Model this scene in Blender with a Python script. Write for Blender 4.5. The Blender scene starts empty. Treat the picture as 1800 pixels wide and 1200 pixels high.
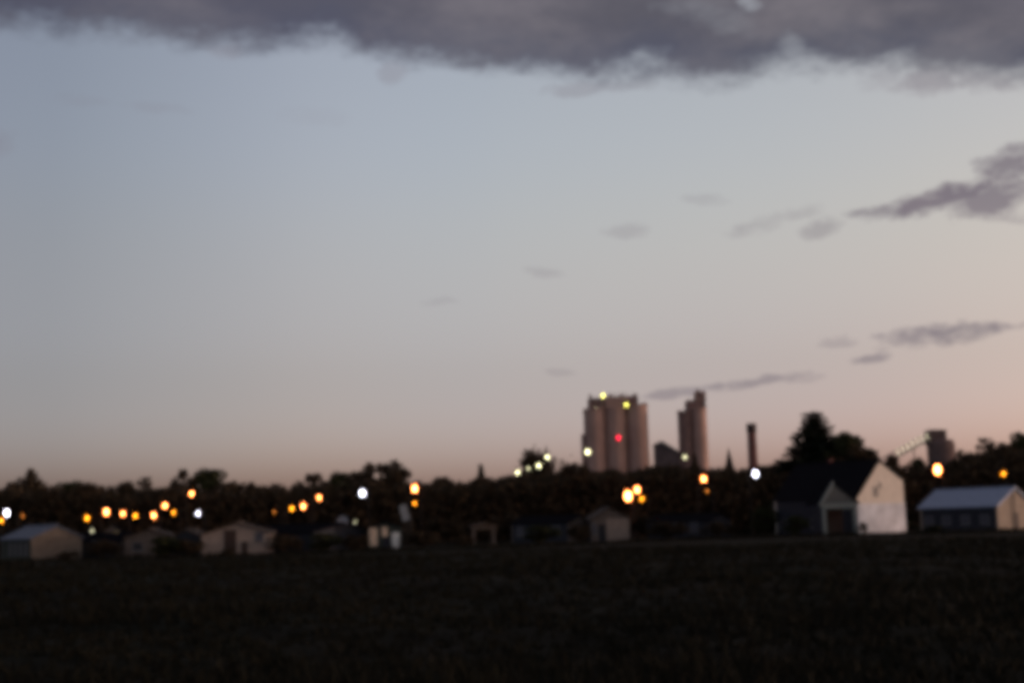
import bpy, bmesh, math, random
import numpy as np
from mathutils import Matrix, Vector

R = math.radians
SC = bpy.context.scene
COL = SC.collection

# ------------------------------------------------------------------ camera
CAM_H, PITCH, ROLL, FPX = 2.8, 7.25, -1.6, 2500.0      # FPX: focal length in pixels of the 1800 px photo
cam = bpy.data.cameras.new('camera')
cam_o = bpy.data.objects.new('camera', cam); COL.objects.link(cam_o)
cam.sensor_width = 36.0
cam.lens = 36.0 * FPX / 1800.0
cam.clip_start, cam.clip_end = 0.2, 12000.0
CROT = Matrix.Rotation(R(90 + PITCH), 3, 'X') @ Matrix.Rotation(R(ROLL), 3, 'Z')
cam_o.matrix_world = Matrix.Translation((0, 0, CAM_H)) @ CROT.to_4x4()
# a hand-held snapshot whose focus fell short of the village
cam.dof.use_dof = True
cam.dof.focus_distance = 8.0
cam.dof.aperture_fstop = 2.7
cam.dof.aperture_ratio = 1.4
SC.camera = cam_o

def ray(px, py):
    return CROT @ Vector(((px - 900) / FPX, -(py - 600) / FPX, -1.0))
def at(px, py, D):
    d = ray(px, py); k = D / d.y
    return Vector((d.x * k, D, CAM_H + d.z * k))
def proj(p):
    q = CROT.transposed() @ (Vector(p) - Vector((0, 0, CAM_H)))
    return 900 + FPX * q.x / -q.z, 600 - FPX * q.y / -q.z
def ground_at(px, D):
    x = 0.0
    for _ in range(4):
        u, _v = proj((x, D, 0)); x += (px - u) * D / FPX
    return Vector((x, D, 0))
def azel(px, py):
    d = ray(px, py).normalized()
    return math.degrees(math.atan2(d.x, d.y)), math.degrees(math.asin(d.z))

# ------------------------------------------------------------------ sky, sun, exposure
SUN_AZ, SUN_EL = 90.0, 0.6                 # the sun has just gone down to the right of the frame
SKY_STRENGTH = 0.12
EXPO = 3.06
EXF = 2.0 ** EXPO
w = bpy.data.worlds.new('World'); SC.world = w; w.use_nodes = True
nt = w.node_tree
N = nt.nodes; LK = nt.links
bg = N['Background']; bg.inputs[1].default_value = SKY_STRENGTH
def nn(t, **k):
    n = N.new(t)
    for a, b in k.items(): setattr(n, a, b)
    return n
def math_(op, a, b=None, c=None, clamp=False):
    n = nn('ShaderNodeMath', operation=op, use_clamp=clamp)
    for i, v in enumerate((a, b, c)):
        if v is None: continue
        if isinstance(v, (int, float)): n.inputs[i].default_value = v
        else: LK.new(v, n.inputs[i])
    return n.outputs[0]
def mix_(f, a, b, blend='MIX'):
    n = nn('ShaderNodeMix', data_type='RGBA', blend_type=blend)
    for i, v in ((0, f), (6, a), (7, b)):
        if isinstance(v, (int, float)): n.inputs[i].default_value = v
        elif isinstance(v, tuple): n.inputs[i].default_value = (*v, 1)
        else: LK.new(v, n.inputs[i])
    return n.outputs[2]
def smooth_(v, a, b):
    n = nn('ShaderNodeMapRange', interpolation_type='SMOOTHSTEP')
    LK.new(v, n.inputs[0]); n.inputs[1].default_value = a; n.inputs[2].default_value = b
    return n.outputs[0]
def noise_(vec, scale, detail=4, rough=.55):
    n = nn('ShaderNodeTexNoise'); n.inputs['Scale'].default_value = scale
    n.inputs['Detail'].default_value = detail; n.inputs['Roughness'].default_value = rough
    LK.new(vec, n.inputs['Vector']); return n
def srgb(r, g, b):
    f = lambda c: (c / 255 / 12.92) if c < 10.3 else ((c / 255 + .055) / 1.055) ** 2.4
    return (f(r), f(g), f(b))

sky = nn('ShaderNodeTexSky', sky_type='NISHITA', sun_disc=False)
sky.sun_elevation = R(SUN_EL); sky.sun_rotation = R(SUN_AZ)
sky.dust_density = 2.0; sky.ozone_density = 2.0; sky.air_density = 1.0
bw = nn('ShaderNodeRGBToBW'); LK.new(sky.outputs[0], bw.inputs[0])
veil = mix_(0.55, bw.outputs[0], sky.outputs[0])             # a thin high veil greys the twilight
gm = nn('ShaderNodeGamma'); LK.new(veil, gm.inputs[0]); gm.inputs[1].default_value = 0.75
clear = mix_(1.0, gm.outputs[0], (0.83, 0.75, 0.79), 'MULTIPLY')

tc = nn('ShaderNodeTexCoord')
sep = nn('ShaderNodeSeparateXYZ'); LK.new(tc.outputs['Generated'], sep.inputs[0])
DX, DY, DZ = sep.outputs
AZ = math_('MULTIPLY', math_('ARCTAN2', DX, DY), 180 / math.pi)
EL = math_('MULTIPLY', math_('ARCSINE', DZ), 180 / math.pi)
cmb = nn('ShaderNodeCombineXYZ'); LK.new(AZ, cmb.inputs[0]); LK.new(EL, cmb.inputs[1])
# broad twilight glow: the veil is brighter and warmer towards the sunset, greyer away from it
CS = math_('COSINE', math_('MULTIPLY', math_('SUBTRACT', AZ, SUN_AZ), math.pi / 180))
CS = math_('ADD', math_('MULTIPLY', CS, .5), .5)
def ramp_(f, st):
    n = nn('ShaderNodeValToRGB'); cr = n.color_ramp; cr.interpolation = 'CARDINAL'
    cr.elements[0].position = st[0][0]; cr.elements[1].position = st[-1][0]
    for p, c in st[1:-1]: cr.elements.new(p)
    for el_, (p, c) in zip(cr.elements, st): el_.color = (*[v / 1.6 for v in c], 1)
    LK.new(f, n.inputs[0]); return n.outputs[0]
gpos = lambda az: .5 + .5 * math.cos(R(az - SUN_AZ))
hi_ = ramp_(CS, [(.12, (.66, .68, .74)), (gpos(-18), (.80, .84, .85)), (gpos(-9), (1.12, 1.14, 1.10)), (gpos(0), (1.27, 1.28, 1.18)), (gpos(17.5), (1.37, 1.29, 1.10)), (.93, (1.5, 1.28, 1.0))])
lo_ = ramp_(CS, [(.12, (.60, .70, .86)), (gpos(-18), (.77, .86, 1.04)), (gpos(-9), (.98, 1.02, 1.18)), (gpos(0), (1.05, 1.06, 1.24)), (gpos(17.5), (1.14, 1.03, 1.13)), (.93, (1.5, 1.25, 1.1))])
tint = mix_(smooth_(EL, 1.5, 13), lo_, hi_)
clear = mix_(1.0, clear, tint, 'MULTIPLY'); clear = mix_(1.0, clear, (1.6, 1.6, 1.6), 'MULTIPLY')
low = math_('SUBTRACT', 1.0, smooth_(EL, .3, 6.5))            # light gathered in the dusty air just above the horizon
clear = mix_(low, clear, mix_(1.0, clear, (1.40, 1.38, 1.46), 'MULTIPLY'))
mid = math_('MULTIPLY', smooth_(EL, 2.5, 7), math_('SUBTRACT', 1.0, smooth_(EL, 9, 16)))
clear = mix_(mid, clear, mix_(1.0, clear, (1.0, .955, .925), 'MULTIPLY'))
# noise lives on the direction sphere, stretched sideways as low clouds are seen
stretch = nn('ShaderNodeMapping'); stretch.inputs['Scale'].default_value = (1, 1, 2.0)
LK.new(tc.outputs['Generated'], stretch.inputs[0])
SV = stretch.outputs[0]
nA = noise_(SV, 9, 5, .58); nB = noise_(SV, 30, 3, .6); nC = noise_(SV, 3.2, 1, .5); nD = noise_(SV, 16, 3, .55); nE = noise_(SV, 85, 2, .6)
warpv = nn('ShaderNodeVectorMath', operation='MULTIPLY_ADD')
LK.new(nB.outputs['Color'], warpv.inputs[0]); warpv.inputs[1].default_value = (1.3, .8, 0); warpv.inputs[2].default_value = (-.65, -.4, 1)
wadd = nn('ShaderNodeVectorMath', operation='ADD'); LK.new(cmb.outputs[0], wadd.inputs[0]); LK.new(warpv.outputs[0], wadd.inputs[1])
WV = wadd.outputs[0]

# the big bank: its lower edge as elevation over azimuth
edge = [(0, 58), (130, 60), (260, 64), (380, 82), (500, 90), (570, 82), (660, 104), (780, 112), (900, 128), (1010, 142),
        (1130, 132), (1220, 140), (1320, 140), (1400, 118), (1500, 108), (1600, 112), (1700, 116), (1800, 130)]
fc = nn('ShaderNodeFloatCurve')
cv = fc.mapping.curves[0]
pts = [((a + 180) / 360, e / 40) for a, e in (azel(x, y - 7 + (12 if x > 1450 else 0)) for x, y in edge)]
pts = [(0, .5), (.12, .46), (.25, .52), (.36, .5), (.41, .49)] + pts + [(.6, .46), (.68, .5), (.8, .46), (.92, .52), (1, .5)]
cv.points[0].location = pts[0]; cv.points[1].location = pts[-1]
for p in pts[1:-1]: cv.points.new(*p)
fc.mapping.update()
LK.new(math_('DIVIDE', math_('ADD', AZ, 180), 360), fc.inputs['Value'])
EDGE = math_('MULTIPLY', fc.outputs[0], 40)
over = math_('SUBTRACT', EL, EDGE)
over = math_('ADD', over, math_('MULTIPLY', math_('SUBTRACT', nA.outputs[0], .5), 1.9))
over = math_('ADD', over, math_('MULTIPLY', math_('SUBTRACT', nB.outputs[0], .5), 1.1))
over = math_('ADD', over, math_('MULTIPLY', math_('SUBTRACT', nE.outputs[0], .5), .7))
bank = smooth_(over, -0.6, 0.75)
# unseen deck carried on overhead to darken the ground, ending behind the viewer
deck = math_('DIVIDE', DY, math_('MAXIMUM', DZ, .05))
deck = math_('ADD', deck, math_('MULTIPLY', math_('SUBTRACT', nC.outputs[0], .5), 1.6))
bank = math_('MULTIPLY', bank, smooth_(deck, -2.0, -1.2))
RAG = math_('MULTIPLY_ADD', nD.outputs[0], 2.2, math_('MULTIPLY_ADD', nB.outputs[0], 1.6, -.95))                # ragged rims for the small clouds
RAG = math_('ADD', RAG, math_('MULTIPLY', math_('SUBTRACT', nE.outputs[0], .40), 1.4))
# thin places in the bank
px_, py_ = azel(1312, 6)
def blob(cx, cy, rx, ry, tilt, soft=1.0):
    a, e = azel(cx, cy)
    c_, s_ = math.cos(R(tilt)), math.sin(R(tilt)); rx /= 43.6; ry /= 43.6
    def lin(ux, uy, r):
        n = nn('ShaderNodeVectorMath', operation='DOT_PRODUCT'); LK.new(WV, n.inputs[0])
        n.inputs[1].default_value = (ux / r, uy / r, -(ux * a + uy * e) / r); return n.outputs['Value']
    u_, v_ = lin(c_, s_, rx), lin(-s_, c_, ry)
    q = math_('MULTIPLY_ADD', v_, v_, math_('MULTIPLY', u_, u_))
    return math_('SUBTRACT', RAG, q, clamp=True)
thin = None
for c in [(1308, 0, 30, 16, -30, .5), (1390, 82, 32, 26, -50, .3), (1000, 118, 0.1, .1, 0, 0), (1250, 25, 100, 30, -15, .15)]:
    if c[5] == 0: continue
    v = math_('MULTIPLY', blob(*c[:5]), c[5])
    thin = v if thin is None else math_('MAXIMUM', thin, v)
bank = math_('MULTIPLY', bank, math_('SUBTRACT', 1.0, thin))
# cloud colour: bluer and darker along the lower rim, warmer and paler further up
inner = smooth_(over, .1, 2.2)
cA = mix_(inner, srgb(80, 82, 98), srgb(88, 86, 96))
cB = mix_(inner, srgb(102, 102, 112), srgb(117, 112, 119))
bankcol = mix_(smooth_(nA.outputs[0], .35, .68), cA, cB)
bankcol = mix_(math_('MULTIPLY', smooth_(nC.outputs[0], .38, .62), .35), bankcol, srgb(80, 80, 100))
colr = mix_(math_('MULTIPLY', bank, .97), clear, bankcol)
# single small clouds drifting low in the clear part
small = [(1775, 292, 75, 34, 8, .85), (1665, 346, 150, 24, 11, .95), (1745, 345, 100, 34, 6, .85), (1545, 372, 60, 14, 3, .7),
         (1670, 584, 125, 20, 0, .8), (1600, 598, 60, 18, 8, .62), (1528, 630, 40, 11, 4, .6), (1475, 600, 32, 9, 0, .3),
         (1310, 673, 120, 10, 7, .58), (1190, 689, 70, 9, 4, .55), (1400, 664, 60, 7, 2, .25),
         (1105, 405, 40, 16, 0, .24), (1245, 350, 45, 12, -8, .18), (1330, 400, 70, 18, 5, .28), (1450, 402, 50, 18, 15, .38), (1390, 378, 70, 16, 5, .24),
         (950, 482, 46, 9, -3, .22), (775, 530, 36, 9, 3, .15), (985, 656, 34, 7, -3, .22),
         (270, 192, 75, 11, -3, .12), (140, 178, 60, 12, -2, .1), (560, 205, 60, 18, 0, .06),
         (1640, 138, 75, 26, 5, .5), (1735, 142, 70, 22, -12, .42), (1540, 138, 50, 22, 0, .22), (1010, 158, 80, 14, 0, .3), (1110, 152, 60, 14, 0, .22),
         (690, 128, 36, 22, 20, .28), (395, 92, 34, 20, 0, .3), (-120, 250, 160, 30, 5, .25), (1960, 330, 160, 40, 5, .6), (2050, 600, 150, 25, 5, .5)]
sm = None
for c in small:
    v = math_('MULTIPLY', blob(*c[:5]), c[5])
    sm = v if sm is None else math_('MAXIMUM', sm, v)
scol = mix_(nD.outputs[0], srgb(104, 100, 112), srgb(140, 128, 135))
colr = mix_(math_('MULTIPLY', sm, math_('SUBTRACT', 1.0, bank)), colr, scol)
LK.new(colr, bg.inputs[0])
w.cycles.sampling_method = 'MANUAL'; w.cycles.sample_map_resolution = 512

sun = bpy.data.lights.new('sun', 'SUN'); sun.energy = 2.05 / EXF; sun.angle = R(12); sun.color = (1.0, .74, .60)
sun_o = bpy.data.objects.new('sun', sun); COL.objects.link(sun_o)
sd = Vector((math.sin(R(SUN_AZ)) * math.cos(R(SUN_EL)), math.cos(R(SUN_AZ)) * math.cos(R(SUN_EL)), math.sin(R(SUN_EL))))
sun_o.rotation_euler = sd.to_track_quat('Z', 'Y').to_euler()
SC.view_settings.view_transform = 'Standard'; SC.view_settings.look = 'None'
SC.view_settings.exposure = EXPO; SC.view_settings.gamma = 1.0; SC.view_settings.use_curve_mapping = False
SC.render.engine = 'CYCLES'
SC.cycles.use_adaptive_sampling = False
SC.cycles.use_denoising = True
SC.cycles.filter_width = 6.0                  # soft lens
SC.cycles.max_bounces = 3; SC.cycles.diffuse_bounces = 2; SC.cycles.transparent_max_bounces = 8

# ------------------------------------------------------------------ materials
MATS = {}
def mat(name, col, rough=.8, metal=0.0, var=.25, scale=3.0, col2=None, bump=0.0, spec=.3):
    if name in MATS: return MATS[name]
    m = bpy.data.materials.new(name); m.use_nodes = True; t = m.node_tree
    b = t.nodes['Principled BSDF']
    b.inputs['Roughness'].default_value = rough; b.inputs['Metallic'].default_value = metal
    b.inputs['Specular IOR Level'].default_value = spec
    tcn = t.nodes.new('ShaderNodeTexCoord'); nz = t.nodes.new('ShaderNodeTexNoise')
    nz.inputs['Scale'].default_value = scale; nz.inputs['Detail'].default_value = 6
    t.links.new(tcn.outputs['Object'], nz.inputs['Vector'])
    rp = t.nodes.new('ShaderNodeValToRGB'); t.links.new(nz.outputs[0], rp.inputs[0])
    rp.color_ramp.elements[0].position = .3; rp.color_ramp.elements[1].position = .7
    lo = tuple(c * (1 - var) for c in col); hi = col2 or tuple(min(1, c * (1 + var)) for c in col)
    rp.color_ramp.elements[0].color = (*lo, 1); rp.color_ramp.elements[1].color = (*hi, 1)
    t.links.new(rp.outputs[0], b.inputs['Base Color'])
    if bump:
        bp = t.nodes.new('ShaderNodeBump'); bp.inputs['Strength'].default_value = bump
        t.links.new(nz.outputs[0], bp.inputs['Height']); t.links.new(bp.outputs[0], b.inputs['Normal'])
    MATS[name] = m; return m
def emit(name, col, eff):
    """a light source; eff = brightness as photographed"""
    if name in MATS: return MATS[name]
    m = bpy.data.materials.new(name); m.use_nodes = True
    b = m.node_tree.nodes['Principled BSDF']
    b.inputs['Base Color'].default_value = (*[min(1, c) * .5 for c in col], 1)
    b.inputs['Emission Color'].default_value = (*col, 1); b.inputs['Emission Strength'].default_value = eff / EXF
    MATS[name] = m; return m

M_CREAM = mat('cream_render', (.66, .60, .53), .9, var=.10, scale=1.2)
M_WHITE = mat('white_render', (.66, .68, .74), .9, var=.28, scale=.45)
M_BEIGE = mat('beige_render', (.40, .325, .26), .9, var=.15, scale=1.5)
M_DULL = mat('weathered_render', (.12, .098, .087), .9, var=.2, scale=1.5)
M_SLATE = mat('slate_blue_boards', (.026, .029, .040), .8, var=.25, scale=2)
M_DARKROOF = mat('dark_roof_tile', (.012, .012, .015), 1.0, var=.3, scale=4, spec=0.0)
M_BROWNROOF = mat('brown_roof_tile', (.06, .042, .032), .85, var=.3, scale=4)
M_BLUEROOF = mat('blue_metal_roof', (.30, .36, .48), .5, .15, var=.12, scale=2)
M_TRIM = mat('pale_green_trim', (.20, .235, .23), .7, var=.1)
M_DARKDOOR = mat('dark_brown_door', (.045, .025, .02), .6)
M_GLASS = mat('window_glass', (.02, .022, .028), .45, spec=.25)
M_FRAME = mat('window_frame', (.16, .16, .17), .6)
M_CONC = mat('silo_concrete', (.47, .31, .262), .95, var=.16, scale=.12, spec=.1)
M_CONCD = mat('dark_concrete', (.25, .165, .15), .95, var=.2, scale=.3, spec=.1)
M_BRICK = mat('red_brick', (.16, .075, .068), .95, var=.25, scale=.5, spec=.1)
M_STEEL = mat('galvanised_steel', (.10, .10, .10), .6, .5)
M_WOOD = mat('grey_wood', (.10, .08, .065), .9)
M_BARK = mat('bark', (.045, .035, .028), .95, spec=.05)
M_METALP = mat('lamp_post_steel', (.016, .016, .018), .9, 0)

# ------------------------------------------------------------------ mesh helpers
class MB:
    def __init__(s): s.v = []; s.f = []
    def add(s, v, f):
        o = len(s.v); s.v += [tuple(p) for p in v]; s.f += [tuple(i + o for i in q) for q in f]; return s
    def box(s, x0, x1, y0, y1, z0, z1):
        return s.add([(x0, y0, z0), (x1, y0, z0), (x1, y1, z0), (x0, y1, z0), (x0, y0, z1), (x1, y0, z1), (x1, y1, z1), (x0, y1, z1)],
                     [(0, 3, 2, 1), (4, 5, 6, 7), (0, 1, 5, 4), (1, 2, 6, 5), (2, 3, 7, 6), (3, 0, 4, 7)])
    def tube(s, pts, rad, n=8, cap=True):
        pts = [Vector(p) for p in pts]; rings = []
        if isinstance(rad, (int, float)): rad = [rad] * len(pts)
        for i, p in enumerate(pts):
            d = (pts[min(i + 1, len(pts) - 1)] - pts[max(i - 1, 0)]).normalized()
            a = Vector((0, 0, 1)) if abs(d.z) < .9 else Vector((1, 0, 0))
            u = d.cross(a).normalized(); v_ = u.cross(d)
            rings.append([p + (u * math.cos(t) + v_ * math.sin(t)) * rad[i] for t in (2 * math.pi * k / n for k in range(n))])
        v = [q for r in rings for q in r]
        f = [(i * n + k, i * n + (k + 1) % n, (i + 1) * n + (k + 1) % n, (i + 1) * n + k) for i in range(len(pts) - 1) for k in range(n)]
        if cap: f += [tuple(range(n - 1, -1, -1)), tuple((len(pts) - 1) * n + k for k in range(n))]
        return s.add(v, f)
    def lathe(s, prof, n=24, c=(0, 0)):
        v = [(c[0] + r * math.cos(2 * math.pi * k / n), c[1] + r * math.sin(2 * math.pi * k / n), z) for r, z in prof for k in range(n)]
        f = [(i * n + k, i * n + (k + 1) % n, (i + 1) * n + (k + 1) % n, (i + 1) * n + k) for i in range(len(prof) - 1) for k in range(n)]
        f += [tuple(range(n - 1, -1, -1)), tuple((len(prof) - 1) * n + k for k in range(n))]
        return s.add(v, f)
    def prism(s, poly, y0, y1):
        """polygon in local x,z pushed from y0 to y1"""
        n = len(poly)
        v = [(x, y0, z) for x, z in poly] + [(x, y1, z) for x, z in poly]
        f = [tuple(range(n)), tuple(range(2 * n - 1, n - 1, -1))] + [(i, i + n, (i + 1) % n + n, (i + 1) % n) for i in range(n)]
        return s.add(v, f)
    def mesh(s, name, m, smooth=False):
        me = bpy.data.meshes.new(name); me.from_pydata(s.v, [], s.f); me.materials.append(m)
        if smooth: me.polygons.foreach_set('use_smooth', [True] * len(me.polygons))
        bm = bmesh.new(); bm.from_mesh(me); bmesh.ops.recalc_face_normals(bm, faces=bm.faces); bm.to_mesh(me); bm.free()
        return me
    def build(s, name, m, parent=None, smooth=False):
        return obj(name, s.mesh(name, m, smooth), parent)
def obj(name, me, parent=None):
    o = bpy.data.objects.new(name, me); COL.objects.link(o)
    if parent: o.parent = parent
    return o
def tag(o, label=None, cat=None, group=None, kind=None):
    for k, v in (('label', label), ('category', cat), ('group', group), ('kind', kind)):
        if v: o[k] = v
    return o
def thing(name, loc, yaw=0, label=None, cat=None, group=None):
    o = bpy.data.objects.new(name, None); COL.objects.link(o)
    o.empty_display_size = .3
    o.location = loc; o.rotation_euler = (0, 0, R(yaw)); return tag(o, label, cat, group)
def leaf_mesh(name, cen, size, m, rng, flat=0.0):
    """many small leaf-clump faces; cen (n,3), size (n,)"""
    n = len(cen)
    u = rng.normal(size=(n, 3)); u[:, 2] *= (1 - flat); u /= np.linalg.norm(u, axis=1)[:, None]
    v = rng.normal(size=(n, 3)); v -= (v * u).sum(1)[:, None] * u; v /= np.linalg.norm(v, axis=1)[:, None]
    s = size[:, None]
    P = np.stack([cen + u * s, cen + v * s * .55, cen - u * s, cen - v * s * .55], 1).reshape(-1, 3)
    me = bpy.data.meshes.new(name)
    me.vertices.add(4 * n); me.vertices.foreach_set('co', P.ravel())
    me.loops.add(4 * n); me.loops.foreach_set('vertex_index', np.arange(4 * n))
    me.polygons.add(n); me.polygons.foreach_set('loop_start', np.arange(n) * 4)
    me.update(); me.validate(); me.materials.append(m)
    return me
def leaf_mat(name, c1, c2):
    if name in MATS: return MATS[name]
    m = bpy.data.materials.new(name); m.use_nodes = True; t = m.node_tree
    b = t.nodes['Principled BSDF']; b.inputs['Roughness'].default_value = .8; b.inputs['Specular IOR Level'].default_value = .1
    g = t.nodes.new('ShaderNodeNewGeometry'); rp = t.nodes.new('ShaderNodeValToRGB')
    rp.color_ramp.elements[0].color = (*c1, 1); rp.color_ramp.elements[1].color = (*c2, 1)
    t.links.new(g.outputs['Random Per Island'], rp.inputs[0]); t.links.new(rp.outputs[0], b.inputs['Base Color'])
    MATS[name] = m; return m
M_LEAF = leaf_mat('autumn_leaf', (.030, .023, .015), (.070, .049, .029))
M_LEAFG = leaf_mat('green_leaf', (.022, .028, .013), (.050, .054, .022))
M_NEEDLE = leaf_mat('spruce_needle', (.009, .013, .008), (.018, .024, .013))
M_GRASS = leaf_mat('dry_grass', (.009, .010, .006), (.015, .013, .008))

# ------------------------------------------------------------------ ground
rng = np.random.default_rng(7); random.seed(7)
def bumps(x, y):
    d = np.hypot(x, y); near = np.clip((130 - y) / 60, 0, 1) * np.clip((d - 6) / 10, 0, 1)
    h = .16 * np.sin(x * .31 + 1.3 * np.sin(y * .17)) * np.sin(y * .23 + .6) + .10 * np.sin(x * .9 + y * .55) * np.sin(y * .71 - x * .3) + .05 * np.sin(2.1 * x - y) * np.sin(1.7 * y)
    return h * near
def axis(pos, neg=None):
    return np.array(sorted(set([-p for p in (neg or pos)] + list(pos))))
xs = axis([0] + [i * 1.0 for i in range(1, 41)] + [44, 50, 60, 75, 100, 140, 200, 320, 600, 1200, 2500, 5000, 9000])
ys = np.array([-9000, -3000, -1000, -300, -100, -40, -10, 0] + [5 + .8 * i for i in range(100)] + [88, 94, 100, 108, 118, 130, 150, 200, 300, 450, 700, 1200, 2500, 5000, 9000])
X, Y = np.meshgrid(xs, ys); Z = bumps(X, Y)
me = bpy.data.meshes.new('field_ground')
nx, ny = len(xs), len(ys)
me.from_pydata(np.stack([X, Y, Z], -1).reshape(-1, 3).tolist(), [], [(j * nx + i, j * nx + i + 1, (j + 1) * nx + i + 1, (j + 1) * nx + i) for j in range(ny - 1) for i in range(nx - 1)])
me.polygons.foreach_set('use_smooth', [True] * len(me.polygons))
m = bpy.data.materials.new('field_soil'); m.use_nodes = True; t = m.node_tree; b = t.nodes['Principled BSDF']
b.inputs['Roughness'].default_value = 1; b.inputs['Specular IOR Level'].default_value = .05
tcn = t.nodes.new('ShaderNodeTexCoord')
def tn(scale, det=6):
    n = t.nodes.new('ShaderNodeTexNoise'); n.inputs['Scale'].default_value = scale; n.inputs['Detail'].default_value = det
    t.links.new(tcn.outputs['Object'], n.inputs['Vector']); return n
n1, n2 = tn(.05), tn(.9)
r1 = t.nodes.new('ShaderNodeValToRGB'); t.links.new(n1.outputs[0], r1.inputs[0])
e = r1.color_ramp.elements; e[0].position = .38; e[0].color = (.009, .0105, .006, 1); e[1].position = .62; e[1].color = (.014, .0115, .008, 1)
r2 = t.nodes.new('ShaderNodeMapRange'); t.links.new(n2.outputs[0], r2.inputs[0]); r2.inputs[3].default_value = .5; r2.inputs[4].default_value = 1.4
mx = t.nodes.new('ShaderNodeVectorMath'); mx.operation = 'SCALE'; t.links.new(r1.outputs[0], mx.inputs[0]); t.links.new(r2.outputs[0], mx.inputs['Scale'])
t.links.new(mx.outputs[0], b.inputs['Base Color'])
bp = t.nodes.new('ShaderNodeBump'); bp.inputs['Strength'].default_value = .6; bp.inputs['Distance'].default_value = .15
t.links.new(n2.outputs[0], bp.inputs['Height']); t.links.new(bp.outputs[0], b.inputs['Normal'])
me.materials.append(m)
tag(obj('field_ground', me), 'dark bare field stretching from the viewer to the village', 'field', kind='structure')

# rough grass on the field: blades in tufts
nt_ = 26000
d = 14 + 130 * rng.random(nt_) ** 1.6
x = (rng.random(nt_) * 2 - 1) * (d * .42 + 3)
patch = np.sin(x * .21 + 2 * np.sin(d * .09)) + np.sin(d * .33 + x * .13) + rng.normal(size=nt_) * .7
keep = patch > -9
x, d, patch = x[keep], d[keep], patch[keep]; n = len(x)
nb = 5
bx = np.repeat(x, nb) + rng.normal(size=n * nb) * .09; by = np.repeat(d, nb) + rng.normal(size=n * nb) * .09
hh = np.repeat(.14 + .10 * np.clip(patch, 0, 2.5), nb) * (.5 + rng.random(n * nb))
ang = rng.random(n * nb) * math.pi; wd = .018 + .0006 * by
lean = rng.normal(size=(n * nb, 2)) * hh[:, None] * .45
bz = bumps(bx, by)
g0 = np.random.default_rng(5)
nw = 9000                                                   # taller weeds along the far side of the field, where the plots begin
wx = g0.uniform(-75, 75, nw); wy = np.interp(wx, [-75, -40, 0, 30, 75], [152, 156, 165, 186, 172]) + g0.normal(size=nw) * 2.2
bx = np.concatenate([bx, wx]); by = np.concatenate([by, wy]); bz = np.concatenate([bz, wx * 0])
wh = .25 + .55 * g0.random(nw) * (.6 + .4 * np.sin(wx * .5) * np.sin(wx * .17)); hh = np.concatenate([hh, wh]); ang = np.concatenate([ang, g0.random(nw) * 3.1])
wd = np.concatenate([wd, np.full(nw, .09)]); lean = np.concatenate([lean, g0.normal(size=(nw, 2)) * .15])
A = np.stack([bx - np.cos(ang) * wd, by - np.sin(ang) * wd, bz - .02], 1); B = np.stack([bx + np.cos(ang) * wd, by + np.sin(ang) * wd, bz - .02], 1)
C = np.stack([bx + lean[:, 0], by + lean[:, 1], bz + hh], 1)
P = np.stack([A, B, C], 1).reshape(-1, 3); k = len(bx)
me = bpy.data.meshes.new('field_grass'); me.vertices.add(3 * k); me.vertices.foreach_set('co', P.ravel())
me.loops.add(3 * k); me.loops.foreach_set('vertex_index', np.arange(3 * k)); me.polygons.add(k); me.polygons.foreach_set('loop_start', np.arange(k) * 3)
me.update(); me.materials.append(M_GRASS)
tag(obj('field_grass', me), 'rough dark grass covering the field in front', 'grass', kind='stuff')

# ------------------------------------------------------------------ gabled buildings
def window(par, x, z, wd, ht, y=0.0, face='front', glass=None, xw=0.0):
    """front: on the gable face (plane y); left: on the left wall (plane x = xw)"""
    f = MB(); t_ = .07
    if face == 'front':
        for a in ((x - wd / 2 - t_, x - wd / 2, z - t_, z + ht + t_), (x + wd / 2, x + wd / 2 + t_, z - t_, z + ht + t_), (x - wd / 2, x + wd / 2, z - t_, z), (x - wd / 2, x + wd / 2, z + ht, z + ht + t_)):
            f.box(a[0], a[1], y - .06, y - .003, a[2], a[3])
        p = MB().box(x - wd / 2, x + wd / 2, y - .03, y - .004, z, z + ht)
        s = MB().box(x - wd / 2 - .12, x + wd / 2 + .12, y - .14, y - .005, z - t_ - .06, z - t_ - .002)
    else:
        for a in ((x - wd / 2 - t_, x - wd / 2, z - t_, z + ht + t_), (x + wd / 2, x + wd / 2 + t_, z - t_, z + ht + t_), (x - wd / 2, x + wd / 2, z - t_, z), (x - wd / 2, x + wd / 2, z + ht, z + ht + t_)):
            f.box(xw - .06, xw - .003, a[0], a[1], a[2], a[3])
        p = MB().box(xw - .03, xw - .004, x - wd / 2, x + wd / 2, z, z + ht)
        s = MB().box(xw - .14, xw - .005, x - wd / 2 - .12, x + wd / 2 + .12, z - t_ - .06, z - t_ - .002)
    wn = p.build('window', glass or M_GLASS, par)
    f.build('frame', M_FRAME, wn); s.build('sill', M_FRAME, wn)
    return wn
def door(par, x, wd, ht, y=0.0, m=None, face='front', xw=0.0):
    if face == 'front':
        d_ = MB().box(x - wd / 2, x + wd / 2, y - .05, y - .004, 0.0, ht).build('door', m or M_DARKDOOR, par)
        MB().box(x + wd * .35, x + wd * .4, y - .12, y - .051, 1.0, 1.12).build('handle', M_STEEL, d_)
    else:
        d_ = MB().box(xw - .05, xw - .004, x - wd / 2, x + wd / 2, 0.0, ht).build('door', m or M_DARKDOOR, par)
        MB().box(xw - .12, xw - .051, x + wd * .35, x + wd * .4, 1.0, 1.12).build('handle', M_STEEL, d_)
    return d_
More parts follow.
